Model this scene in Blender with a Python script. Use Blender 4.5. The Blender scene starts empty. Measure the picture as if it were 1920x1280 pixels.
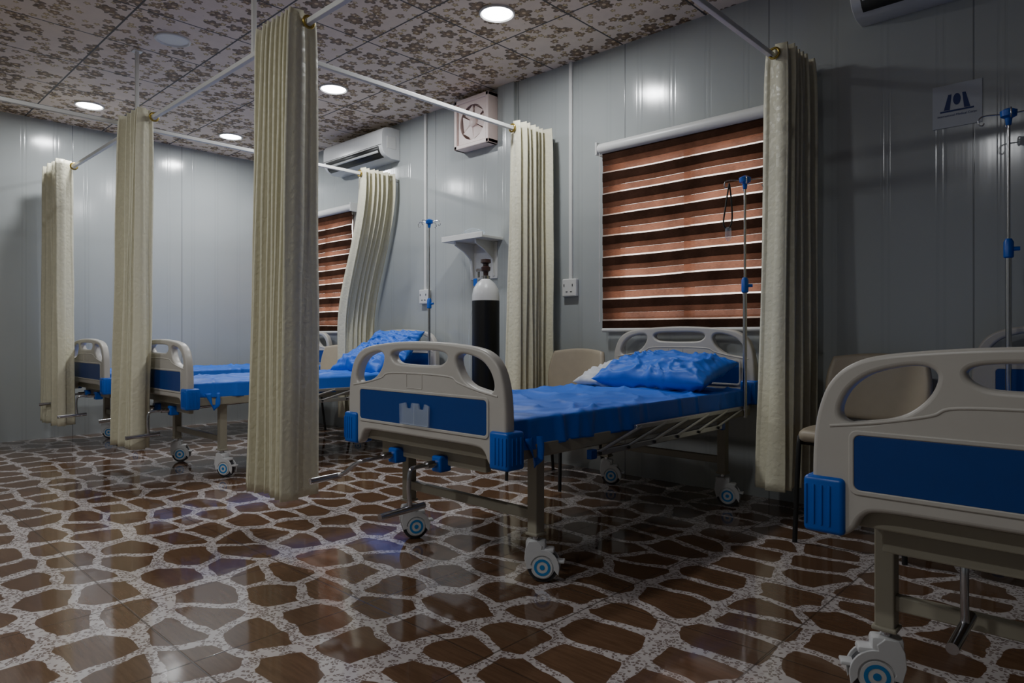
import bpy, bmesh, math, random
from mathutils import Vector, Matrix, noise
random.seed(4)
S=bpy.context.scene
COL=S.collection
# ---------------------------------------------------------------- node helpers
class NT:
    def __init__(s,name):
        s.m=bpy.data.materials.new(name); s.m.use_nodes=True
        s.nt=s.m.node_tree; s.b=s.nt.nodes['Principled BSDF']; s.out=s.nt.nodes['Material Output']
    def n(s,t,**kw):
        nd=s.nt.nodes.new('ShaderNode'+t)
        for k,v in kw.items(): setattr(nd,k,v)
        return nd
    def put(s,sock,v):
        if isinstance(v,bpy.types.NodeSocket): s.nt.links.new(v,sock)
        elif v is not None: sock.default_value=v
    def math(s,op,a,b=None,c=None,clamp=False):
        nd=s.n('Math',operation=op,use_clamp=clamp); s.put(nd.inputs[0],a); s.put(nd.inputs[1],b)
        if c is not None: s.put(nd.inputs[2],c)
        return nd.outputs[0]
    def vmath(s,op,a,b=None,out=0):
        nd=s.n('VectorMath',operation=op); s.put(nd.inputs[0],a); s.put(nd.inputs[1],b); return nd.outputs[out]
    def mix(s,f,a,b):
        nd=s.n('Mix',data_type='RGBA'); s.put(nd.inputs[0],f); s.put(nd.inputs[6],a); s.put(nd.inputs[7],b); return nd.outputs[2]
    def ss(s,x,lo,hi):
        nd=s.n('MapRange',interpolation_type='SMOOTHSTEP'); s.put(nd.inputs[0],x); s.put(nd.inputs[1],lo); s.put(nd.inputs[2],hi)
        return nd.outputs[0]
    def obj(s): return s.n('TexCoord').outputs['Object']
    def noise(s,vec,scale,detail=3,rough=.5,out=0):
        nd=s.n('TexNoise'); s.put(nd.inputs['Vector'],vec); nd.inputs['Scale'].default_value=scale
        nd.inputs['Detail'].default_value=detail; nd.inputs['Roughness'].default_value=rough; return nd.outputs[out]
    def bump(s,h,strength=.3,dist=.01):
        nd=s.n('Bump'); nd.inputs['Strength'].default_value=strength; nd.inputs['Distance'].default_value=dist
        s.put(nd.inputs['Height'],h); s.nt.links.new(nd.outputs[0],s.b.inputs['Normal'])
    def set(s,**kw):
        for k,v in kw.items(): s.put(s.b.inputs[k.replace('_',' ')],v)
def C(r,g,b): return (r,g,b,1)
def simple(name,col,rough=.5,metal=0,coat=0,var=.06,scale=18,bump=0,trans=0,emis=None,alpha=1,spec=.5):
    t=NT(name); o=t.obj(); nz=t.noise(o,scale,4)
    d=tuple(max(0,c*(1-var*2.5)) for c in col[:3])+(1,)
    t.set(Base_Color=t.mix(nz,d,tuple(min(1,c*(1+var)) for c in col[:3])+(1,)),Roughness=rough,Metallic=metal)
    t.b.inputs['Coat Weight'].default_value=coat
    t.b.inputs['Specular IOR Level'].default_value=spec
    if bump: t.bump(nz,bump,.004)
    if trans: t.b.inputs['Transmission Weight'].default_value=trans
    if alpha<1: t.b.inputs['Alpha'].default_value=alpha
    if emis: t.b.inputs['Emission Color'].default_value=emis[0]; t.b.inputs['Emission Strength'].default_value=emis[1]
    return t.m
M={}
M['plastic']=simple('board_plastic',C(.50,.475,.43),.36,var=.02)
M['bluepl']=simple('blue_plastic',C(.003,.10,.50),.35,var=.05)
M['panel']=simple('blue_panel',C(.003,.045,.23),.4,var=.05)
M['steel']=simple('cream_steel',C(.33,.305,.235),.4,var=.03)
M['alu']=simple('aluminium',C(.5,.5,.51),.32,metal=.9)
M['chrome']=simple('chrome',C(.55,.55,.57),.18,metal=1)
M['dark']=simple('dark_metal',C(.015,.015,.015),.45)
M['tyre']=simple('tyre_rubber',C(.04,.04,.045),.6)
M['castw']=simple('caster_white',C(.62,.62,.62),.35,var=.02)
M['castb']=simple('caster_blue',C(.02,.22,.55),.4)
M['white']=simple('white_enamel',C(.72,.72,.70),.35,var=.02)
M['acw']=simple('ac_plastic',C(.68,.69,.69),.3,var=.02)
M['gold']=simple('eyelet_brass',C(.45,.33,.08),.3,metal=.9)
M['clear']=simple('clear_plastic',C(.75,.85,.95),.1,alpha=.22)
M['pink']=simple('fan_plastic',C(.86,.70,.65),.4,var=.03)
M['vinyl']=simple('beige_vinyl',C(.40,.34,.25),.45,bump=.1,var=.04)
M['black']=simple('cylinder_black',C(.005,.005,.006),.35)
M['brown']=simple('valve_brown',C(.04,.016,.014),.4)
M['paper']=simple('sign_paper',C(.46,.49,.54),.35,var=.02)
M['ink']=simple('sign_ink',C(.01,.03,.16),.5)
M['mattress']=simple('mattress_cover',C(.02,.03,.06),.7)
def cloth(name,col,sheen=.2,damask=0,rough=.75,sc=60):
    t=NT(name); o=t.obj(); a=t.noise(o,3,4); w=t.noise(o,sc,3)
    d=tuple(c*.85 for c in col[:3])+(1,)
    base=t.mix(a,d,col)
    if damask:
        v=t.n('TexVoronoi',feature='SMOOTH_F1'); t.put(v.inputs['Vector'],o); v.inputs['Scale'].default_value=42
        k=t.ss(t.math('ADD',v.outputs['Distance'],t.math('MULTIPLY',t.noise(o,60,2),.5)),.5,.75)
        base=t.mix(t.math('MULTIPLY',k,.20),base,tuple(c*.74 for c in col[:3])+(1,))
        t.set(Roughness=t.math('ADD',.40,t.math('MULTIPLY',k,.3)))
        t.bump(t.math('ADD',w,k),.3,.002)
    else:
        t.set(Roughness=rough); t.bump(w,.35,.003)
    t.set(Base_Color=base); t.b.inputs['Sheen Weight'].default_value=sheen
    return t.m
M['curtain']=cloth('curtain_cream',C(.80,.765,.575),.05,damask=1)
M['sheet']=cloth('bedsheet_blue',C(.013,.145,.70),.0,rough=.5,sc=25)
M['pillw']=cloth('pillow_white',C(.6,.62,.65),.1)
# --- wall
def wallmat(name,axis):
    t=NT(name); o=t.obj(); sp=t.n('SeparateXYZ'); t.put(sp.inputs[0],o); x=sp.outputs[axis]
    off=.6 if axis==0 else .20
    xs=t.math('ADD',x,40+off)
    def line(per,w,ph=0):
        f=t.math('FRACT',t.math('DIVIDE',t.math('ADD',xs,ph),per))
        dd=t.math('MULTIPLY',t.math('SUBTRACT',.5,t.math('ABSOLUTE',t.math('SUBTRACT',f,.5))),per)
        return t.math('SUBTRACT',1.,t.ss(dd,w*.4,w))
    seam=line(1.0,.005); rib=line(.25,.010,.12); rib2=line(.25,.010,.15)
    cmb=t.n('CombineXYZ'); t.put(cmb.inputs[0],t.math('MULTIPLY',x,7)); t.put(cmb.inputs[2],t.math('MULTIPLY',sp.outputs[2],.15))
    streak=t.noise(cmb.outputs[0],1.5,3)
    base=t.mix(t.noise(o,1.2,4),C(.37,.395,.395),C(.43,.455,.455))
    base=t.mix(t.math('MULTIPLY',seam,.6),base,C(.08,.09,.10))
    base=t.mix(t.math('MULTIPLY',t.math('MAXIMUM',rib,rib2),.06),base,C(.1,.12,.13))
    t.set(Base_Color=base,Roughness=t.math('ADD',.10,t.math('MULTIPLY',streak,.11)))
    t.b.inputs['Specular IOR Level'].default_value=.6
    hh=t.math('SUBTRACT',t.math('MULTIPLY',streak,.5),t.math('MULTIPLY',t.math('ADD',t.math('MAXIMUM',rib,rib2),t.math('MULTIPLY',seam,2)),.2))
    t.bump(hh,.28,.006)
    return t.m
M['wallx']=wallmat('wall_panel_long',0); M['wally']=wallmat('wall_panel_end',1)
# --- floor
def floormat():
    t=NT('floor_tiles'); o=t.obj(); sp=t.n('SeparateXYZ'); t.put(sp.inputs[0],o); x,y=sp.outputs[0],sp.outputs[1]
    warp=t.noise(o,5,1,.5,1)
    wv=t.vmath('MULTIPLY',t.vmath('SUBTRACT',warp,(.5,.5,.5)),(.5,.5,0))
    p=t.vmath('ADD',t.vmath('MULTIPLY',o,(3.8,5.3,0)),wv)
    def vor(feat):
        v=t.n('TexVoronoi',feature=feat,voronoi_dimensions='2D'); t.put(v.inputs['Vector'],p); v.inputs['Scale'].default_value=1; v.inputs['Randomness'].default_value=.60
        return v
    ve=vor('DISTANCE_TO_EDGE'); vf=vor('F1')
    edge=t.math('ADD',ve.outputs['Distance'],t.math('MULTIPLY',t.math('SUBTRACT',t.noise(o,20,2),.5),.07))
    edge=t.math('SUBTRACT',edge,t.math('MULTIPLY',t.ss(vf.outputs['Distance'],.42,.75),.10))
    stone=t.ss(edge,.084,.096)
    rnd=t.n('SeparateColor'); t.put(rnd.inputs[0],vf.outputs['Color'])
    gv=t.n('CombineXYZ'); t.put(gv.inputs[0],t.math('MULTIPLY',x,9)); t.put(gv.inputs[1],t.math('MULTIPLY',y,85)); t.put(gv.inputs[2],t.math('MULTIPLY',rnd.outputs[0],8))
    gr=t.noise(gv.outputs[0],1.,4,.6)
    sc=t.mix(gr,C(.066,.034,.018),C(.185,.105,.060))
    sc=t.mix(t.math('MULTIPLY',rnd.outputs[1],.35),sc,C(.090,.047,.028))
    v2=t.n('TexVoronoi',feature='DISTANCE_TO_EDGE',voronoi_dimensions='2D'); t.put(v2.inputs['Vector'],o); v2.inputs['Scale'].default_value=85
    v3=t.n('TexVoronoi',feature='F1',voronoi_dimensions='2D'); t.put(v3.inputs['Vector'],o); v3.inputs['Scale'].default_value=85
    r3=t.n('SeparateColor'); t.put(r3.inputs[0],v3.outputs['Color'])
    peb=t.math('MULTIPLY',t.ss(v2.outputs['Distance'],.08,.16),t.ss(r3.outputs[0],.4,.6))
    gc=t.mix(t.math('MULTIPLY',peb,.85),C(.50,.455,.44),C(.14,.095,.078))
    col=t.mix(stone,gc,sc)
    def line(c,per,ph,w):
        f=t.math('FRACT',t.math('DIVIDE',t.math('ADD',c,60+ph),per))
        dd=t.math('MULTIPLY',t.math('SUBTRACT',.5,t.math('ABSOLUTE',t.math('SUBTRACT',f,.5))),per)
        return t.math('SUBTRACT',1.,t.ss(dd,w*.5,w))
    ln=t.math('MAXIMUM',line(x,.6,.22,.004),line(y,.6,-.19,.004))
    col=t.mix(t.math('MULTIPLY',ln,.75),col,C(.05,.03,.02))
    t.set(Base_Color=col,Roughness=t.math('ADD',.04,t.math('MULTIPLY',t.noise(o,5,4),.07)))
    t.b.inputs['Specular IOR Level'].default_value=.6
    t.bump(t.math('ADD',t.math('MULTIPLY',t.noise(o,7,2),.6),t.math('MULTIPLY',ln,-.5)),.10,.01)
    return t.m
M['floor']=floormat()
# --- ceiling
def ceilmat():
    t=NT('ceiling_floral_tiles'); o=t.obj(); sp=t.n('SeparateXYZ'); t.put(sp.inputs[0],o); x,y=sp.outputs[0],sp.outputs[1]
    base=t.mix(t.noise(o,14,4),C(.68,.57,.48),C(.82,.70,.59))
    clus=t.noise(o,2.2,2)
    def flowers(base,scale,R,off,col,cen,thr):
        p=t.vmath('MULTIPLY',t.vmath('ADD',o,off),(scale,scale,0))
        v=t.n('TexVoronoi',feature='F1',voronoi_dimensions='2D'); t.put(v.inputs['Vector'],p); v.inputs['Scale'].default_value=1; v.inputs['Randomness'].default_value=.75
        dv=t.vmath('SUBTRACT',p,v.outputs['Position']); s2=t.n('SeparateXYZ'); t.put(s2.inputs[0],dv)
        rc=t.n('SeparateColor'); t.put(rc.inputs[0],v.outputs['Color'])
        ang=t.math('ADD',t.math('ARCTAN2',s2.outputs[1],s2.outputs[0]),t.math('MULTIPLY',rc.outputs[0],6.28))
        r=t.vmath('LENGTH',t.vmath('MULTIPLY',dv,(1,1,0)),out=1)
        rad=t.math('MULTIPLY',t.math('ADD',.55,t.math('MULTIPLY',t.math('ABSOLUTE',t.math('COSINE',t.math('MULTIPLY',ang,2.5))),.45)),t.math('MULTIPLY',R,t.math('ADD',.7,t.math('MULTIPLY',rc.outputs[1],.4))))
        m=t.ss(t.math('SUBTRACT',rad,r),0,.03)
        m=t.math('MULTIPLY',m,t.math('GREATER_THAN',t.math('ADD',rc.outputs[2],t.math('SUBTRACT',clus,.5)),thr))
        c=t.ss(t.math('SUBTRACT',R*.22,r),0,.03)
        rim=t.ss(t.math('SUBTRACT',t.math('MULTIPLY',rad,.72),r),0,.04)
        cc=t.mix(rim,tuple(q*.5 for q in col[:3])+(1,),col)
        cc=t.mix(c,cc,cen)
        return t.mix(t.math('MULTIPLY',m,.9),base,cc)
    b=flowers(base,15,.36,(.03,.3,0),C(.56,.41,.18),C(.8,.7,.5),.52)
    b=flowers(b,10.5,.42,(.1,.0,0),C(.33,.21,.10),C(.7,.6,.4),.46)
    b=flowers(b,7.2,.46,(.35,.17,0),C(.21,.13,.07),C(.65,.5,.3),.46)
    def line(c,per,ph,w):
        f=t.math('FRACT',t.math('DIVIDE',t.math('ADD',c,62.2*2+ph),per))
        dd=t.math('MULTIPLY',t.math('SUBTRACT',.5,t.math('ABSOLUTE',t.math('SUBTRACT',f,.5))),per)
        return t.math('SUBTRACT',1.,t.ss(dd,w*.6,w))
    ln=t.math('MAXIMUM',line(x,.622,2.93+.311,.0075),line(y,.622,-2.98+.311,.0075))
    b=t.mix(ln,b,C(.06,.055,.055))
    t.set(Base_Color=b,Roughness=.6); t.bump(ln,.3,.004)
    return t.m
M['ceil']=ceilmat()
# blinds
def blindmat(name,col,tr,transp,scale=1):
    m=bpy.data.materials.new(name); m.use_nodes=True; nt=m.node_tree; nt.nodes.clear()
    t=NT.__new__(NT); t.m=m; t.nt=nt
    out=nt.nodes.new('ShaderNodeOutputMaterial')
    o=t.obj(); mp=t.n('Mapping'); t.put(mp.inputs[0],o); mp.inputs['Scale'].default_value=(45,1,500)
    nz=t.noise(mp.outputs[0],1,3,.6); n2=t.noise(o,7,3)
    f=t.math('ADD',t.math('MULTIPLY',nz,.5),t.math('MULTIPLY',n2,.5))
    c=t.mix(t.ss(f,.3,.7),tuple(q*.55 for q in col[:3])+(1,),tuple(min(1,q*1.35) for q in col[:3])+(1,))
    d=t.n('BsdfDiffuse'); t.put(d.inputs[0],c)
    tl=t.n('BsdfTranslucent'); t.put(tl.inputs[0],c)
    mx=t.n('MixShader'); mx.inputs[0].default_value=tr; nt.links.new(d.outputs[0],mx.inputs[1]); nt.links.new(tl.outputs[0],mx.inputs[2])
    tp=t.n('BsdfTransparent'); m2=t.n('MixShader'); m2.inputs[0].default_value=transp
    nt.links.new(mx.outputs[0],m2.inputs[1]); nt.links.new(tp.outputs[0],m2.inputs[2]); nt.links.new(m2.outputs[0],out.inputs[0])
    return m
M['bl_dark']=blindmat('blind_dark_band',C(.036,.018,.012),.1,0)
M['bl_mid']=blindmat('blind_mid_band',C(.080,.036,.023),.4,.0)
M['bl_red']=blindmat('blind_sheer_band',C(.165,.070,.043),.6,.008)
M['bl_gap']=blindmat('blind_gap_band',C(.75,.58,.50),.7,.34)
def emit(name,col,st):
    m=bpy.data.materials.new(name); m.use_nodes=True; b=m.node_tree.nodes['Principled BSDF']
    b.inputs['Emission Color'].default_value=col; b.inputs['Emission Strength'].default_value=st; return m
M['lamp']=emit('lamp_diffuser',C(.96,.98,1),24)
# ---------------------------------------------------------------- geometry helpers
def empty(name,loc=(0,0,0),rz=0):
    e=bpy.data.objects.new(name,None); e.location=loc; e.rotation_euler=(0,0,rz); e.empty_display_size=.1; COL.objects.link(e); return e
def mk(name,verts,faces,mat,parent=None,smooth=False):
    me=bpy.data.meshes.new(name); me.from_pydata([tuple(v) for v in verts],[],faces); me.update()
    ob=bpy.data.objects.new(name,me); COL.objects.link(ob)
    for m in (mat if isinstance(mat,list) else [mat]): me.materials.append(m)
    if smooth:
        for p in me.polygons: p.use_smooth=True
    if parent: ob.parent=parent
    return ob
def frombm(name,bm,mat,parent=None,smooth=False):
    me=bpy.data.meshes.new(name); bm.to_mesh(me); bm.free()
    ob=bpy.data.objects.new(name,me); COL.objects.link(ob)
    for m in (mat if isinstance(mat,list) else [mat]): me.materials.append(m)
    if smooth:
        for p in me.polygons: p.use_smooth=True
    if parent: ob.parent=parent
    return ob
def addbox(bm,lo,hi,bev=0,seg=2):
    c=[(lo[i]+hi[i])/2 for i in range(3)]; s=[abs(hi[i]-lo[i]) for i in range(3)]
    r=bmesh.ops.create_cube(bm,size=1,matrix=Matrix.Translation(c)@Matrix.Diagonal((*s,1)))
    if bev:
        vs=set(r['verts']); es=[e for e in bm.edges if e.verts[0] in vs and e.verts[1] in vs]
        bmesh.ops.bevel(bm,geom=es,offset=bev,segments=seg,affect='EDGES',profile=.5)
def box(name,lo,hi,mat,parent=None,bev=0,seg=2,smooth=False):
    bm=bmesh.new(); addbox(bm,lo,hi,bev,seg); return frombm(name,bm,mat,parent,smooth)
def boxes(name,lst,mat,parent=None,bev=0):
    bm=bmesh.new()
    for lo,hi in lst: addbox(bm,lo,hi,bev)
    return frombm(name,bm,mat,parent)
def addcyl(bm,a,b,r,r2=None,seg=20):
    a=Vector(a);b=Vector(b);d=b-a
    mt=Matrix.Translation((a+b)/2)@d.to_track_quat('Z','Y').to_matrix().to_4x4()
    bmesh.ops.create_cone(bm,cap_ends=True,segments=seg,radius1=r,radius2=r if r2 is None else r2,depth=d.length,matrix=mt)
def autosm(ob,ang=40):
    me=ob.data
    for p in me.polygons: p.use_smooth=True
    try: me.set_sharp_from_angle(angle=math.radians(ang))
    except Exception: pass
    return ob
def cyls(name,lst,mat,parent=None,seg=20):
    bm=bmesh.new()
    for l in lst: addcyl(bm,*l,seg=seg)
    return autosm(frombm(name,bm,mat,parent))
def catmull(pts,n=6,closed=True):
    out=[];L=len(pts)
    rng=range(L) if closed else range(L-1)
    for i in rng:
        g=lambda k: Vector(pts[k%L]) if closed else Vector(pts[max(0,min(L-1,k))])
        p0,p1,p2,p3=g(i-1),g(i),g(i+1),g(i+2)
        for j in range(n):
            t=j/n
            out.append(.5*((2*p1)+(-p0+p2)*t+(2*p0-5*p1+4*p2-p3)*t*t+(-p0+3*p1-3*p2+p3)*t**3))
    if not closed: out.append(Vector(pts[-1]))
    return out
def curvemesh(name,cu,mat,parent,xf=None,smooth=True,ang=40):
    ob=bpy.data.objects.new('tmp',cu); COL.objects.link(ob)
    dg=bpy.context.evaluated_depsgraph_get(); dg.update()
    me=bpy.data.meshes.new_from_object(ob.evaluated_get(dg)); bpy.data.objects.remove(ob); bpy.data.curves.remove(cu)
    if xf: me.transform(xf)
    me.name=name; o=bpy.data.objects.new(name,me); COL.objects.link(o); me.materials.clear(); me.materials.append(mat)
    if smooth: autosm(o,ang)
    if parent: o.parent=parent
    return o
def profile(name,loops,half,bev,mat,parent,xf,res=3):
    cu=bpy.data.curves.new(name,'CURVE'); cu.dimensions='2D'; cu.fill_mode='BOTH'
    cu.extrude=half-bev; cu.bevel_depth=bev; cu.bevel_resolution=res; cu.offset=-bev
    for lp in loops:
        sp=cu.splines.new('POLY'); sp.points.add(len(lp)-1)
        for i,p in enumerate(lp): sp.points[i].co=(p[0],p[1],0,1)
        sp.use_cyclic_u=True
    return curvemesh(name,cu,mat,parent,xf)
def tube(name,pts,r,mat,parent=None,closed=False,sm=6,res=4):
    cu=bpy.data.curves.new(name,'CURVE'); cu.dimensions='3D'; cu.bevel_depth=r; cu.bevel_resolution=res; cu.use_fill_caps=True
    P=catmull(pts,sm,closed) if sm>1 else [Vector(p) for p in pts]
    sp=cu.splines.new('POLY'); sp.points.add(len(P)-1)
    for i,p in enumerate(P): sp.points[i].co=(*p,1)
    sp.use_cyclic_u=closed
    return curvemesh(name,cu,mat,parent,ang=60)
def lathe(name,prof,mats,parent=None,seg=40,loc=(0,0,0)):
    vs=[];fs=[];mi=[]
    for r,z,_ in prof:
        for k in range(seg):
            a=2*math.pi*k/seg; vs.append((loc[0]+r*math.cos(a),loc[1]+r*math.sin(a),loc[2]+z))
    for i in range(len(prof)-1):
        for k in range(seg):
            k2=(k+1)%seg; fs.append((i*seg+k,i*seg+k2,(i+1)*seg+k2,(i+1)*seg+k)); mi.append(prof[i][2])
    fs.append(tuple(range(seg))[::-1]); mi.append(prof[0][2]); n=len(prof)-1
    fs.append(tuple(n*seg+k for k in range(seg))); mi.append(prof[-1][2])
    ob=mk(name,vs,fs,mats,parent)
    for p,m in zip(ob.data.polygons,mi): p.material_index=m
    return autosm(ob,35)
XZ=Matrix.Rotation(math.radians(90),4,'X')
def T(x,y,z): return Matrix.Translation((x,y,z))
# ---------------------------------------------------------------- room
X0,X1,Y0,Y1,H=-7.45,3.0,-2.6,3.90,2.96
box('floor',(X0-.12,Y0-.12,-.1),(X1+.12,Y1+.12,0),M['floor'])
box('ceiling',(X0-.12,Y0-.12,H),(X1+.12,Y1+.12,H+.1),M['ceil'])
WIN=[(-2.75,-1.53,1.0,2.25),(-7.05,-5.84,1.0,2.25)]
def wallwin(name,ya,yb,xs):
    L=[]; cur=X0-.12
    for a,b in sorted(xs):
        L.append(((cur,ya,0),(a,yb,H))); L.append(((a,ya,0),(b,yb,1.03))); L.append(((a,ya,2.2),(b,yb,H))); cur=b
    L.append(((cur,ya,0),(X1+.12,yb,H)))
    return boxes(name,L,M['wallx'])
wallwin('wall_window_side',Y1,Y1+.12,[(w[0]+.05,w[1]-.05) for w in WIN])
box('wall_opposite',(X0-.12,Y0-.12,0),(X1+.12,Y0,H),M['wallx'])
box('wall_far_end',(X0-.12,Y0,0),(X0,Y1,H),M['wally'])
box('wall_near_end',(X1,Y0,0),(X1+.12,Y1,H),M['wally'])
def winframe(i,cx,cy,hw):
    e=empty('window_%d'%i,(cx,cy,0))
    boxes('frame',[((-hw,-.03,1.03),(-hw+.05,.03,2.2)),((hw-.05,-.03,1.03),(hw,.03,2.2)),((-hw,-.03,1.03),(hw,.03,1.08)),((-hw,-.03,2.15),(hw,.03,2.2)),((-.025,-.03,1.03),(.025,.03,2.2))],M['white'],e,.004)
    return e
for i,w in enumerate(WIN):
    winframe(i+1,(w[0]+w[1])/2,Y1+.05,(w[1]-w[0])/2-.05)
    b=empty('zebra_blind',((w[0]+w[1])/2,Y1-.05,0)); hw=(w[1]-w[0])/2
    vs=[];fs=[];mi=[]; z=2.225; nx=24; k=0; zb=1.0
    pat=[(.054,0),(.038,1),(.044,2),(.010,3)]
    while z>zb+.001:
        hgt,m=pat[k%4]; z2=max(zb,z-hgt); base=len(vs)
        off={0:-.006,1:-.003,2:.0,3:.0}[m]
        for q in range(nx+1):
            x=-hw+2*hw*q/nx; wv=.006*noise.noise(Vector((x*2.3,z*9,i*4)));w2=.006*noise.noise(Vector((x*2.3,z2*9,i*4)))
            vs.append((x,off,z+wv)); vs.append((x,off,z2+w2-(.003 if m==0 else 0)))
        for q in range(nx): fs.append((base+2*q,base+2*q+1,base+2*q+3,base+2*q+2)); mi.append(m)
        z=z2;k+=1
    o=mk('fabric',vs,fs,[M['bl_dark'],M['bl_mid'],M['bl_red'],M['bl_gap']],b)
    for p,m in zip(o.data.polygons,mi): p.material_index=m
    cyls('top_roller',[((-hw-.03,0,2.255),(hw+.02,0,2.255),.038)],M['white'],b)
    boxes('end_caps',[((-hw-.04,-.04,2.21),(-hw-.025,.05,2.30)),((hw+.01,-.04,2.21),(hw+.025,.05,2.30))],M['white'],b,.004)
    cyls('bottom_bar',[((-hw,0,.992),(hw,0,.992),.014)],M['white'],b)
    cyls('pull_cord',[((-hw-.015,-.02,1.05),(-hw-.015,-.02,2.23),.0025)],M['white'],b,8)
box('trim_1',(X0,Y1-.03,0),(X0+.03,Y1,H),M['white'])
box('trim_2',(-3.80,Y1-.03,0),(-3.62,Y1,H),M['wallx'],bev=.004)
for x in (-3.064,-4.73):
    e=empty('wall_socket',(x,Y1,1.305))
    box('conduit',(-.014,-.018,.06),(.014,0,H-1.305),M['white'],e,.002)
    box('plate',(-.065,-.035,-.065),(.065,0,.065),M['white'],e,.008)
    boxes('outlets',[((-.047,-.038,.008),(-.041,-.03,.026)),((.03,-.038,.008),(.036,-.03,.026)),((-.028,-.038,-.032),(-.012,-.03,-.027)),((.012,-.038,-.032),(.028,-.03,-.027))],M['dark'],e)
# ---------------------------------------------------------------- ceiling lamps, plus added fill lamps
def lamp(x,y,power,on=True):
    e=empty('recessed_ceiling_lamp',(x,y,H))
    lathe('trim_ring',[(.112,0,0),(.112,-.010,0),(.104,-.014,0),(.096,-.008,0),(.096,0,0)],[M['white']],e)
    lathe('diffuser',[(.0005,-.006,0),(.096,-.006,0),(.096,-.002,0)],[M['lamp'] if on else M['white']],e)
    if on:
        ld=bpy.data.lights.new('lamp_light','AREA'); ld.shape='DISK'; ld.size=.18; ld.energy=power*1.3; ld.color=(.965,.985,1)
        lo=bpy.data.objects.new('lamp_light',ld); lo.location=(0,0,-.02); COL.objects.link(lo); lo.parent=e
for x,y,p,on in [(-2.93,2.98,15,1),(-4.79,2.98,17,1),(-6.68,2.98,17,1),(-6.68,1.74,12,1),(-4.79,1.74,0,0),(-2.93,1.74,0,0),
                 (-2.93,-.13,18,1),(-4.79,-.13,12,1),(-1.06,-.75,14,1),(-1.06,2.98,0,0),(-1.06,1.74,0,0)]:  # lit lamps on this row are unseen, added as camera-side fill
    lamp(x,y,p,on)
# ---------------------------------------------------------------- curtain rails
RZ=2.42;YD=1.64
def rail(name,a,b,hang=()):
    e=empty(name,a); a=Vector(a);b=Vector(b);d=b-a
    ax=0 if abs(d.x)>abs(d.y) else 1
    lo=[-.013]*3;hi=[.013]*3; lo[ax]=min(0,d[ax]);hi[ax]=max(0,d[ax])
    box('rail',lo,hi,M['white'],e,.003)
    for h in hang:
        p=[0,0,0];p[ax]=h-a[ax]
        box('hanger',(p[0]-.011,p[1]-.011,.0),(p[0]+.011,p[1]+.011,H-RZ),M['white'],e,.002)
        box('hanger_foot',(p[0]-.03,p[1]-.03,H-RZ-.008),(p[0]+.03,p[1]+.03,H-RZ),M['white'],e)
rail('curtain_rail',(X0,YD,RZ),(1.6,YD,RZ),(-3.40,-5.17,-1.4,.9))
for xr,ye in ((-1.42,YD),(-3.25,YD),(-5.16,-2.0)):
    rail('curtain_rail',(xr,Y1,RZ),(xr,ye,RZ),(ye+.0,) if ye<0 else ())
# ---------------------------------------------------------------- curtains
def curtain(axis,a0,a1,c,folds,amp,ringat,bot=None,cshift=None,seed=0,zb=.185,zt=2.470,agrow=.22):
    e=empty('hospital_curtain',(a0 if axis=='X' else c, c if axis=='X' else a0,0))
    org=e.location.copy()
    nu=folds*14; nv=56; vs=[];fs=[]
    b0,b1=bot if bot else (a0,a1)
    for j in range(nv+1):
        t=j/nv; z=zt+(zb-zt)*t
        k=t**1.3
        for i in range(nu+1):
            u=i/nu
            A0=a0+(b0-a0)*k;A1=a1+(b1-a1)*k
            ph=u*folds*2*math.pi+.8*noise.noise(Vector((u*5,t*.7,seed)))
            am=amp*(.82+.6*noise.noise(Vector((u*folds*.9,t*.4,seed+7)))+agrow*t)*(1-.12*math.exp(-t*30))
            w=math.sin(ph); w=math.copysign(abs(w)**.75,w)
            al=A0+(A1-A0)*u+.007*math.sin(2*ph)+.010*noise.noise(Vector((u*4,t*2.,seed+3)))*t
            cc=c+am*w+(cshift(t) if cshift else 0)+.008*noise.noise(Vector((u*folds*2,t*4,seed+9)))
            zz=z+(.004*noise.noise(Vector((u*6,0,seed))) if j in(0,nv) else 0)
            vs.append(Vector((al,cc,zz))-org if axis=='X' else Vector((cc,al,zz))-org)
    for j in range(nv):
        for i in range(nu):
            q=j*(nu+1)+i; fs.append((q,q+1,q+nu+2,q+nu+1))
    o=mk('cloth',vs,fs,M['curtain'],e,True)
    md=o.modifiers.new('s','SOLIDIFY'); md.thickness=.003
    aa=(a0-.012) if ringat=='lo' else (a1+.012)
    seg=28;ms=8;R=.026;r=.007;vv=[];ff=[]
    for s in range(seg):
        th=2*math.pi*s/seg
        for m in range(ms):
            ph=2*math.pi*m/ms; rr=R+r*math.cos(ph)
            al=aa+r*math.sin(ph); p1=rr*math.cos(th);p2=rr*math.sin(th)
            v=Vector((al,(YD if axis=='X' else c)+p1,RZ+p2)) if axis=='X' else Vector((c+p1,al,RZ+p2))
            vv.append(v-org)
    for s in range(seg):
        for m in range(ms): ff.append((s*ms+m,((s+1)%seg)*ms+m,((s+1)%seg)*ms+(m+1)%ms,s*ms+(m+1)%ms))
    mk('eyelet_ring',vv,ff,M['gold'],e,True)
curtain('X',-3.23,-2.86,1.620,9,.095,'hi',(-3.37,-2.88),seed=1,agrow=.05)
curtain('X',-5.21,-4.85,1.595,8,.075,'hi',(-5.39,-4.93),seed=2,agrow=.0)
curtain('X',-7.22,-6.76,1.575,8,.085,'hi',(-7.33,-6.68),seed=3,agrow=.05)
curtain('Y',3.47,3.87,-3.25,8,.085,'lo',(3.42,3.87),seed=4)
curtain('Y',3.49,3.84,-1.40,8,.105,'lo',(3.38,3.84),seed=5,zb=.165,agrow=.03)
def sw(t): 
    k=max(0,min(1,(t-.05)/.60)); return -.35*k*k*(3-2*k)
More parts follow.
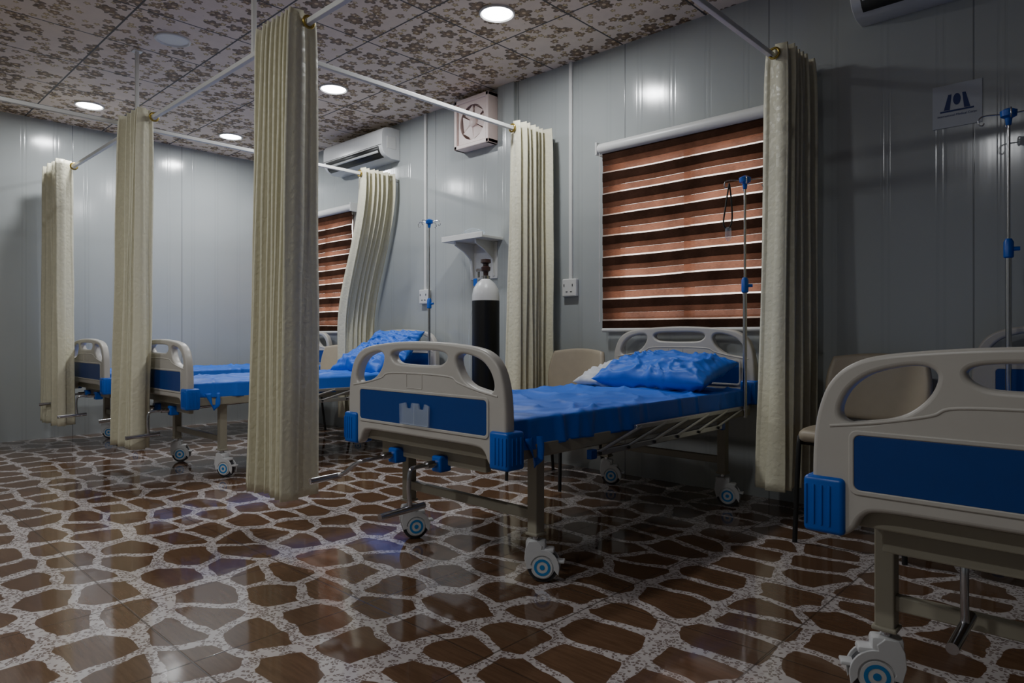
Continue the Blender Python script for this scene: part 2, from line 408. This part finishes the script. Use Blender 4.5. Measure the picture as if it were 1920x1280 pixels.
curtain('Y',3.49,3.87,-5.16,8,.080,'lo',(3.50,3.87),cshift=sw,seed=6,agrow=-.35)
# ---------------------------------------------------------------- bed
HALF=[(0,.545),(.20,.545),(.34,.543),(.378,.528),(.398,.495),(.422,.476),(.47,.474),(.490,.492),(.492,.60),(.489,.70),(.478,.775),(.452,.84),(.405,.884),(.33,.908),(.17,.924),(0,.929)]
OUT=HALF+[(-a,b) for a,b in HALF[-2:0:-1]]
MID=[(0,.893),(.10,.892),(.155,.886),(.176,.872),(.165,.852),(.13,.838),(.06,.835),(0,.834),(-.06,.835),(-.13,.838),(-.165,.852),(-.176,.872),(-.155,.886),(-.10,.892)]
SIDE=[(.228,.862),(.250,.882),(.30,.880),(.365,.860),(.408,.824),(.428,.782),(.424,.755),(.398,.746),(.345,.755),(.285,.778),(.243,.818)]
def rr2(cx,cz,hx,hz,r,n=6):
    o=[]
    for sx,sz,a in ((1,1,0),(-1,1,90),(-1,-1,180),(1,-1,270)):
        for k in range(n+1):
            th=math.radians(a+90*k/n); o.append((cx+sx*(hx-r)+r*math.cos(th),cz+sz*(hz-r)+r*math.sin(th)))
    return o
def p2(l,n=6): return [(v.x,v.y) for v in catmull([(a,b,0) for a,b in l],n)]
def board(e,name,y,dz,front):
    q=e
    profile(name,[p2(OUT),p2(MID),p2(SIDE),p2([(-a,b) for a,b in SIDE])],.024,.011,M['plastic'],q,T(0,y,dz)@XZ)
    for s in (-1,1):
        yy=y+s*.022
        profile(name+'_panel_rim',[rr2(0,.654,.408,.076,.02),rr2(0,.654,.396,.064,.014)],.006,.003,M['plastic'],q,T(0,yy,dz)@XZ)
        profile(name+'_blue_panel',[rr2(0,.654,.396,.064,.014)],.004,.001,M['panel'],q,T(0,yy,dz)@XZ)
        tube(name+'_ridge',[(-.45,yy,dz+.735),(-.34,yy,dz+.752),(-.24,yy,dz+.775),(-.19,yy,dz+.795),(0,yy,dz+.80),(.19,yy,dz+.795),(.24,yy,dz+.775),(.34,yy,dz+.752),(.45,yy,dz+.735)],.0045,M['plastic'],q)
    profile(name+'_label_frame',[rr2(0,.768,.05,.030,.004),rr2(0,.768,.0475,.0275,.003)],.0022,.001,M['plastic'],q,T(-.02,y-.0235,dz)@XZ)
    bm=bmesh.new()
    for s in (-1,1):
        a,b=sorted((s*.415,s*.510)); c=y-.036 if front<0 else y-.055; d=c+.092
        addbox(bm,(a,c,dz+.475),(b,d,dz+.612),.012,3)
        for k in range(4):
            x=s*(.445+.018*k)
            addbox(bm,(min(x,x+s*.006),c-.003,dz+.495),(max(x,x+s*.006),c+.01,dz+.592),.002)
        for k in range(3):
            yv=c+.022+.022*k
            a2,b2=sorted((s*.505,s*.5135)); addbox(bm,(a2,yv,dz+.495),(b2,yv+.006,dz+.592),.002)
    autosm(frombm(name+'_bumpers',bm,M['bluepl'],q))
def caster(e,x,y,ang,idx):
    R=.060
    g=T(x,y,0)@Matrix.Rotation(ang,4,'Z')@T(.028,0,0)
    def add(name,bm,mat):
        bm.transform(g); return autosm(frombm(name,bm,mat,e))
    bm=bmesh.new(); addcyl(bm,(0,-.014,R),(0,.014,R),R,seg=36); add('caster_%d_tyre'%idx,bm,M['tyre'])
    bm=bmesh.new(); addcyl(bm,(0,-.022,R),(0,.022,R),.046,seg=36)
    add('caster_%d_hub'%idx,bm,M['castw'])
    pts=[( .062,.03)]+[( .066*math.cos(math.radians(a)),R+.068*math.sin(math.radians(a))) for a in range(-15,100,12)]+[(.0,.142),(-.02,.160),(-.052,.158),(-.066,.13),(-.070,.09),(-.060,.05),(-.035,.055)]+[(.045*math.cos(math.radians(a)),R+.045*math.sin(math.radians(a))) for a in range(170,-16,-15)]
    for s in (-1,1):
        profile('caster_%d_hood_%d'%(idx,s+2),[pts],.004,.002,M['castw'],e,g@T(0,s*.024,0)@XZ)
    bm=bmesh.new(); addbox(bm,(-.066,-.024,.118),(.012,.024,.162),.01); addbox(bm,(-.02,-.024,.112),(.045,.024,.132),.008); add('caster_%d_cap'%idx,bm,M['castw'])
    bm=bmesh.new()
    for s in (-1,1):
        seg=32
        for r0,r1 in ((.022,.032),(.0,.010)):
            vs=[]
            for k in range(seg):
                a=2*math.pi*k/seg; vs.append((bm.verts.new((r0*math.cos(a),s*.0295,R+r0*math.sin(a))) if r0 else None, bm.verts.new((r1*math.cos(a),s*.0295,R+r1*math.sin(a)))))
            if r0:
                for k in range(seg): bm.faces.new((vs[k][0],vs[k][1],vs[(k+1)%seg][1],vs[(k+1)%seg][0]))
            else: bm.faces.new([v[1] for v in vs])
    bm.transform(g); frombm('caster_%d_ring'%idx,bm,M['castb'],e)
    bm=bmesh.new(); addcyl(bm,(0,-.0285,R),(0,.0285,R),.040,seg=36); add('caster_%d_disc'%idx,bm,M['castw'])
    bm=bmesh.new(); addbox(bm,(.045,-.02,.075),(.085,.02,.086),.004); add('caster_%d_brake'%idx,bm,M['castw'])
    bm=bmesh.new(); addcyl(bm,(-.028,0,.155),(-.028,0,.19),.013); add('caster_%d_stem'%idx,bm,M['chrome'])
def ridge(p): return max(0,1-abs(noise.noise(p))*2.6)
def pillow(name,parent,cx,cy,cz,w,l,h,tilt,mat,seed,rz=0):
    vs=[];fs=[];n=90;m=60
    mt=T(cx,cy,cz)@Matrix.Rotation(rz,4,'Z')@Matrix.Rotation(tilt,4,'X')
    def pt(u,v,s):
        x=u*w/2;y=v*l/2
        e=(max(0,1-abs(u)**3.6)*max(0,1-abs(v)**3.2))**.55
        z=s*h/2*e
        q=Vector((u*1.6+seed,v*1.3,s*2)); wz=noise.noise(q*1.1)*.9
        wr=.020*ridge(Vector((u*2.6+wz,v*1.1+u*.8,seed)))**2+.013*ridge(Vector((u*1.5+v*2.6,v*3.2+wz,seed+4)))**2+.006*ridge(Vector((u*6+wz*2,v*4-u*3,seed+6)))+.004*noise.noise(Vector((u*9,v*7,seed)))
        z+=s*(wr-.012)*min(1,e*1.6)
        return mt@Vector((x*(1-.05*(1-v*v)*u*u),y*(1-.06*(1-u*u)*v*v),z))
    for s in (1,-1):
        b=len(vs)
        for j in range(m+1):
            for i in range(n+1): vs.append(pt(-1+2*i/n,-1+2*j/m,s))
        for j in range(m):
            for i in range(n):
                q=b+j*(n+1)+i; f=(q,q+1,q+n+2,q+n+1); fs.append(f if s>0 else f[::-1])
    o=mk(name,vs,fs,mat,parent,True)
    bm=bmesh.new(); bm.from_mesh(o.data); bmesh.ops.remove_doubles(bm,verts=bm.verts,dist=.0008); bm.to_mesh(o.data); bm.free()
    return o
def sheet(parent,seed,y0=-1.0,y1=1.0,hw=.445,top=.645,bot=.540):
    nu=120;nv=210;vs=[];fs=[]
    side=top-bot; tot=hw*2+side*2
    for j in range(nv+1):
        y=y0+(y1-y0)*j/nv
        for i in range(nu+1):
            s=i/nu*tot
            ov=.030*noise.noise(Vector((0,y*3.5,seed)))
            if s<side: x=-hw-.006-.01*(1-s/side); z=bot+s+ov*(1-s/side)
            elif s>side+2*hw: q=s-side-2*hw; x=hw+.006+.012*q/side; z=top-q+ov*q/side
            else: x=-hw+(s-side); z=top
            wz=.5*noise.noise(Vector((x*2,y*2,seed)))
            r1=ridge(Vector((x*2.2+wz,y*1.6,seed)))**3
            r2=ridge(Vector((x*3+y*4+wz,y*2.6-x*3,seed+5)))**3
            r4=ridge(Vector((x*7-y*3+wz*2,y*6,seed+8)))**2
            r3=noise.noise(Vector((x*9,y*9,seed)))
            dsp=.016*r1+.015*r2+.008*r4+.003*r3-.008
            e=min(1,(hw-abs(x))/.05) if abs(x)<hw else 0
            if abs(x)<hw: z+=dsp*(.45+.55*max(0,e)) 
            else: x+=math.copysign(max(0,dsp+.004)*.8,x)
            vs.append((x,y,z))
    for j in range(nv):
        for i in range(nu):
            q=j*(nu+1)+i; fs.append((q,q+1,q+nu+2,q+nu+1))
    o=mk('bedsheet',vs,fs,M['sheet'],parent,True)
    md=o.modifiers.new('s','SOLIDIFY'); md.thickness=.002
LY=(-.78,.815)
def bed(cx,rz,kind,cast):
    cy=2.75
    e=empty('hospital_bed',(cx,cy,0),rz)
    board(e,'footboard',-1.025,0,-1)
    board(e,'headboard',1.045,.082,1)
    st=[]
    for s in (-1,1):
        st.append(((s*.445-.02,-1.0,.495),(s*.445+.02,1.02,.548)))
        for y in LY:
            st.append(((s*.395-.024,y-.024,.185),(s*.395+.024,y+.024,.50)))
            st.append(((s*.395-.03,y-.03,.178),(s*.395+.03,y+.03,.19)))
    for y in (-.99,LY[0],-.1,.4,LY[1],1.0): st.append(((-.44,y-.018,.495),(.44,y+.018,.54)))
    for y in LY: st.append(((-.395,y-.014,.235),(.395,y+.014,.275)))
    st.append(((-.36,-.96,.43),(.30,-.93,.50)))
    boxes('steel_frame',st,M['steel'],e,.004)
    boxes('base_slats',[((-.43,-.98+.1*k,.540),(.43,-.98+.1*k+.095,.556)) for k in range(20)],M['steel'],e,.002)
    box('mattress',(-.435,-.99,.556),(.435,1.0,.63),M['mattress'],e,.015)
    sheet(e,cx*3.1)
    vs=[];fs=[]
    for j in range(9):
        for i in range(9):
            u=i/8;v=j/8; vs.append((.466+.012*math.sin(u*7+v*2)+.004*v,-.93+.10*u+.05*v*(1-u),.575-(.12)*v*(1-.55*abs(u-.35))))
    for j in range(8):
        for i in range(8): q=j*9+i; fs.append((q,q+1,q+10,q+9))
    mk('sheet_corner',vs,fs,M['sheet'],e,True).modifiers.new('s','SOLIDIFY').thickness=.002
    for s in (-1,1):
        L=[]; x=s*.487
        L.append(((x-.009,-.55,.458),(x+.009,.62,.484)))
        L.append(((x-.009,-.22,.538),(x+.009,.93,.560)))
        boxes('side_guard_rails_%d'%(s+2),L,M['alu'],e,.004)
        cyls('side_guard_struts_%d'%(s+2),[((x+s*.004,-.50+.21*k,.475),(x+s*.004,-.50+.21*k+.32,.548),.008) for k in range(6)],M['alu'],e,10)
        boxes('side_guard_ends_%d'%(s+2),[((x-.012,-.56,.452),(x+.012,-.52,.490)),((x-.012,.60,.452),(x+.012,.63,.490))],M['panel'],e,.003)
        bm=bmesh.new()
        for k in range(6): 
            yy=-.50+.21*k
            addcyl(bm,(x+s*.0,yy,.471),(x+s*.017,yy,.471),.007,seg=10)
        frombm('side_guard_bolts_%d'%(s+2),bm,M['dark'],e)
    CR=((-.235,'side',0),(.055,'down',0)) if kind!='near' else ((-.20,'down',.22),(.12,'down',.22))
    for i,(u,kind2,yo) in enumerate(CR):
        z=.440
        box('crank_bracket_%d'%i,(u-.028,-1.0+yo,z-.035),(u+.028,-.94+yo,z+.03),M['bluepl'],e,.008)
        cyls('crank_screw_%d'%i,[((u,-.94+yo,z),(u,-.25,z+.03),.011)],M['chrome'],e)
        cyls('crank_sleeve_%d'%i,[((u,-1.0+yo,z),(u,-1.05+yo,z),.015)],M['chrome'],e)
        if kind2=='side':
            tube('crank_arm_%d'%i,[(u,-1.0,z),(u,-1.13,z-.005),(u-.03,-1.16,z-.02),(u-.09,-1.18,z-.065),(u-.125,-1.20,z-.078)],.009,M['chrome'],e)
            cyls('crank_handle_%d'%i,[((u-.115,-1.18,z-.076),(u-.135,-1.31,z-.086),.013)],M['chrome'],e)
        else:
            tube('crank_arm_%d'%i,[(u,-1.0+yo,z),(u,-1.10+yo,z),(u,-1.13+yo,z-.015),(u,-1.135+yo,z-.08),(u,-1.13+yo,z-.14),(u,-1.135+yo,z-.158)],.009,M['chrome'],e)
            cyls('crank_handle_%d'%i,[((u,-1.06+yo,z-.155),(u,-1.27+yo,z-.162),.013)],M['chrome'],e)
    for i,(sx,y) in enumerate(((1,LY[0]),(-1,LY[0]),(1,LY[1]),(-1,LY[1]))):
        caster(e,sx*.395,y,cast[i],i)
    if kind=='main':
        pts=[(-.09,.595),(.085,.595),(.088,.675),(.062,.682),(.055,.660),(.03,.660),(.024,.682),(-.018,.682),(-.024,.660),(-.05,.660),(-.058,.682),(-.092,.675)]
        profile('card_holder',[pts],.004,.001,M['clear'],e,T(0,-1.062,0)@XZ)
        cyls('card_holder_edges',[((-.09,-1.067,.596),(.085,-1.067,.596),.002),((-.09,-1.067,.596),(-.092,-1.067,.675),.002),((.085,-1.067,.596),(.088,-1.067,.675),.002),((0,-1.067,.596),(.002,-1.067,.680),.002)],M['clear'],e,8)
        pillow('pillow_white',e,-.17,.76,.71,.62,.40,.12,.22,M['pillw'],3)
        pillow('pillow_blue',e,.06,.74,.745,.74,.44,.17,.24,M['sheet'],8)
    elif kind=='far':
        pillow('pillow_blue',e,-.02,.72,.76,.70,.46,.18,.5,M['sheet'],12)
        pillow('pillow_blue_top',e,.14,.80,.87,.62,.34,.13,.8,M['sheet'],15,.1)
    return e
bed(-2.12,0,'main',(.6,1.1,.3,.5))
bed(-4.94,0,'far',(.5,.9,.3,.5))
bed(-6.63,0,'plain',(.4,.9,.3,.5))
bed(-.10,0,'near',(.5,3.6,.3,.5))
# ---------------------------------------------------------------- chairs
def chair(x,y,rz=0):
    e=empty('visitor_chair',(x,y,0),rz)
    def pad(name,nx,nz,fn,th):
        vs=[];fs=[]
        for j in range(nz+1):
            for i in range(nx+1): vs.append(fn(-1+2*i/nx,-1+2*j/nz))
        for j in range(nz):
            for i in range(nx): q=j*(nx+1)+i; fs.append((q,q+1,q+nx+2,q+nx+1))
        o=mk(name,vs,fs,M['vinyl'],e,True); s=o.modifiers.new('s','SOLIDIFY'); s.thickness=th; s.offset=0
        b=o.modifiers.new('b','BEVEL'); b.width=th*.45; b.segments=3; b.limit_method='ANGLE'; b.angle_limit=1.0
    def sq(u,v,k=.22):
        return u*math.sqrt(max(0,1-v*v*k)),v*math.sqrt(max(0,1-u*u*k))
    def back(u,v):
        a,b=sq(u,v); return (a*.235,.215+.05*(1-a*a)*1.0+.03*b,.70+b*.165)
    def seat(u,v):
        a,b=sq(u,v); return (a*.24,-.02+b*.225,.490+.006*(1-a*a)*(1-b*b))
    pad('backrest',16,10,back,.04); pad('seat',16,12,seat,.055)
    for s in (-1,1):
        tube('leg_front_%d'%(s+2),[(s*.21,-.18,.465),(s*.215,-.20,.45),(s*.225,-.225,.0)],.011,M['dark'],e,sm=4)
        tube('leg_back_%d'%(s+2),[(s*.17,.265,.74),(s*.19,.235,.55),(s*.20,.19,.43),(s*.225,.255,.0)],.011,M['dark'],e,sm=4)
    cyls('crossbars',[((-.21,-.17,.455),(.21,-.17,.455),.01),((-.20,.18,.445),(.20,.18,.445),.01),((-.21,-.17,.455),(-.20,.18,.445),.01),((.21,-.17,.455),(.20,.18,.445),.01)],M['dark'],e)
chair(-2.83,3.42,.0); chair(-.95,3.38,.0); chair(-5.80,3.40)
# ---------------------------------------------------------------- IV poles
def iv(x,y,ztop,zmid,drip=False,rz=0.3,zb=.50):
    e=empty('iv_pole',(x,y,0),rz)
    cyls('lower_tube',[((0,0,zb),(0,0,zmid),.0115)],M['chrome'],e)
    cyls('upper_tube',[((0,0,zmid),(0,0,ztop),.0065)],M['chrome'],e)
    lathe('clamp_collar',[(.013,-.04,0),(.019,-.035,0),(.019,.03,0),(.012,.045,0)],[M['bluepl']],e,20,(0,0,zmid))
    cyls('clamp_knob',[((.0,0,zmid),(.04,0,zmid),.009)],M['bluepl'],e)
    lathe('hook_hub',[(.010,-.05,0),(.014,-.02,0),(.030,-.012,0),(.032,.012,0),(.018,.02,0),(.008,.024,0)],[M['bluepl']],e,20,(0,0,ztop))
    for k in range(4):
        a=k*math.pi/2; c,s=math.cos(a),math.sin(a)
        f=lambda r,z:(c*r,s*r,ztop+z)
        tube('hook_%d'%k,[f(.02,0),f(.08,.004),f(.105,-.005),f(.108,-.03),f(.095,-.038),f(.088,-.028)],.003,M['chrome'],e,sm=5)
    if drip:
        tube('drip_strap',[(-.085,-.03,ztop-.02),(-.10,-.03,ztop-.12),(-.115,-.03,ztop-.24),(-.09,-.03,ztop-.27),(-.07,-.03,ztop-.22),(-.075,-.03,ztop-.10),(-.085,-.03,ztop-.02)],.0045,M['dark'],e)
        lathe('drip_chamber',[(.004,.03,0),(.016,.02,0),(.018,-.03,0),(.006,-.05,0)],[M['clear']],e,16,(-.09,-.03,ztop-.29))
    return e
iv(-1.612,3.60,1.815,1.23,True,rz=.5)
iv(-4.33,3.60,1.90,1.22)
iv(-.43,3.62,1.92,1.33,rz=.2)
# ---------------------------------------------------------------- oxygen cylinder
e=empty('oxygen_cylinder',(-3.66,3.60,0))
lathe('body',[(.09,0,0),(.105,.015,0),(.105,1.215,0),(.105,1.22,1),(.104,1.265,1),(.095,1.31,1),(.072,1.35,1),(.045,1.375,1),(.032,1.385,2),(.032,1.41,2)],[M['black'],M['castw'],M['chrome']],e)
lathe('valve',[(.018,1.41,0),(.020,1.44,0),(.034,1.45,0),(.036,1.475,0),(.022,1.485,0),(.022,1.50,0),(.040,1.51,0),(.038,1.535,0),(.01,1.54,0)],[M['brown']],e)
cyls('outlet',[((0,0,1.455),(-.07,-.03,1.455),.012),((-.055,-.024,1.455),(-.055,-.024,1.40),.01)],M['chrome'],e)
box('tag',(-.085,-.05,1.335),(-.05,-.045,1.39),M['bluepl'],e)
tube('hose',[(-.055,-.024,1.40),(-.09,-.03,1.25),(-.14,-.04,1.02),(-.13,-.05,.8),(-.12,-.03,.5),(-.13,.05,.2)],.003,M['clear'],e)
# ---------------------------------------------------------------- shelf
e=empty('wall_shelf',(-3.98,Y1,1.72))
box('shelf_board',(-.24,-.26,0),(.24,0,.022),M['white'],e,.004)
box('shelf_rim',(-.24,-.262,.0),(.24,-.25,.045),M['white'],e,.003)
box('back_plate',(-.16,-.012,-.30),(.16,0,0),M['white'],e,.003)
for s in (-1,1):
    profile('bracket_%d'%(s+2),[[(0,0),(-.22,0),(-.22,-.03),(-.12,-.075),(-.035,-.14),(-.02,-.28),(0,-.28)]],.008,.002,M['white'],e,T(s*.12,0,0)@Matrix(((0,0,1,0),(1,0,0,0),(0,1,0,0),(0,0,0,1))))
lathe('glass_dish',[(.04,.022,0),(.07,.03,0),(.085,.08,0),(.082,.085,0),(.066,.035,0),(.03,.03,0)],[M['clear']],e,24,(.02,-.13,0))
tube('tubing_coil',[(-.12,-.13,.03),(-.06,-.2,.06),(.03,-.17,.10),(.1,-.1,.07),(.04,-.07,.05),(-.05,-.1,.08),(-.13,-.16,.04)],.004,M['clear'],e)
# ---------------------------------------------------------------- fan
e=empty('exhaust_fan',(-4.03,Y1,2.715))
boxes('housing',[((-.205,-.11,-.205),(-.17,0,.205)),((.17,-.11,-.205),(.205,0,.205)),((-.205,-.11,-.205),(.205,0,-.17)),((-.205,-.11,.17),(.205,0,.205)),((-.2,-.05,-.2),(.2,0,.2))],M['pink'],e,.006)
ring=[(.145*math.cos(a*math.pi/24),.145*math.sin(a*math.pi/24)) for a in range(48)]
profile('front_plate',[rr2(0,0,.18,.18,.01),ring],.004,.001,M['pink'],e,T(0,-.090,0)@XZ)
for k in range(6):
    a=k*math.pi/3; vs=[]
    for (r,da,dy) in ((.03,-.45,-.003),(.140,-.48,-.008),(.140,.47,.006),(.03,.45,.004)):
        vs.append((r*math.cos(a+da),-.075+dy,r*math.sin(a+da)))
    mk('blade_%d'%k,vs,[(0,1,2,3)],M['pink'],e).modifiers.new('s','SOLIDIFY').thickness=.003
lathe('hub',[(.04,0,0),(.038,.03,0),(.02,.04,0)],[M['pink']],e).matrix_local=T(0,-.06,0)@Matrix.Rotation(math.radians(90),4,'X')
# ---------------------------------------------------------------- AC units
def ac(xc,zc,w):
    e=empty('air_conditioner',(xc,Y1,zc))
    pr=[(0,-.145),(0,.145),(-.10,.148),(-.17,.135),(-.205,.10),(-.212,.02),(-.205,-.06),(-.17,-.115),(-.10,-.145)]
    P=[(v.x,v.y) for v in catmull([(a,b,0) for a,b in pr[2:]],4,False)]
    P=[(0,-.145),(0,.145)]+P
    mt=Matrix(((0,0,1,0),(1,0,0,0),(0,1,0,0),(0,0,0,1)))
    profile('body',[P],w/2,.006,M['acw'],e,mt)
    def strip(name,q,off,th,mat,x0,x1):
        vs=[]
        for (a,b) in q: vs+= [(x0,a,b),(x1,a,b)]
        fs=[(2*i,2*i+1,2*i+3,2*i+2) for i in range(len(q)-1)]
        o=mk(name,vs,fs,mat,e,True); s=o.modifiers.new('s','SOLIDIFY'); s.thickness=th; s.offset=off
    strip('air_outlet',[(-.2125,-.040),(-.209,-.062),(-.198,-.090),(-.176,-.118),(-.150,-.132)],0,.006,M['dark'],-w/2+.05,w/2-.05)
    strip('louver',[(-.214,-.078),(-.203,-.096)],0,.005,M['acw'],-w/2+.06,w/2-.06)
    box('front_seam',(-w/2+.004,-.2145,-.030),(w/2-.004,-.206,-.027),M['dark'],e)
    box('side_vent',(w/2-.002,-.15,-.05),(w/2+.003,-.05,.06),M['white'],e,.002)
ac(-5.62,2.75,1.0); ac(-.60,2.745,1.0)
# ---------------------------------------------------------------- wall sign
e=empty('wall_sign',(-.668,Y1-.004,2.085))
box('sheet',(-.103,-.002,-.105),(.103,.003,.105),M['paper'],e)
def flat(name,pts): 
    mk(name,[(a,-.0035,b) for a,b in pts],[tuple(range(len(pts)))],M['ink'],e)
flat('mark_block_1',[(-.055,-.02),(-.03,-.02),(-.022,.055),(-.036,.055)])
flat('mark_block_2',[(.055,-.02),(.036,.055),(.022,.055),(.03,-.02)])
flat('mark_bar',[(-.07,-.03),(.07,-.03),(.07,-.022),(-.07,-.022)])
flat('mark_dot',[(.016*math.cos(a*math.pi/12),.028+.028*math.sin(a*math.pi/12)) for a in range(24)])
def text(s,size,z):
    cu=bpy.data.curves.new('t','FONT'); cu.body=s; cu.size=size; cu.align_x='CENTER'
    curvemesh('lettering',cu,M['ink'],e,T(0,-.004,z)@XZ,False)
text('International Medical Corps',.0145,-.052); 
# ---------------------------------------------------------------- world (daylight outside)
w=bpy.data.worlds.new('World'); S.world=w; w.use_nodes=True; nt=w.node_tree
bg=nt.nodes['Background']; bg.inputs[0].default_value=(1,.94,.89,1); bg.inputs[1].default_value=4.0
# ---------------------------------------------------------------- camera
cd=bpy.data.cameras.new('camera'); cam=bpy.data.objects.new('camera',cd); COL.objects.link(cam)
cd.sensor_width=36; cd.lens=36*1260/1920; cd.shift_y=-10/1920; cd.clip_start=.05
cam.location=(0,0,.95); cam.rotation_euler=(math.radians(90),0,math.radians(43.24)); S.camera=cam
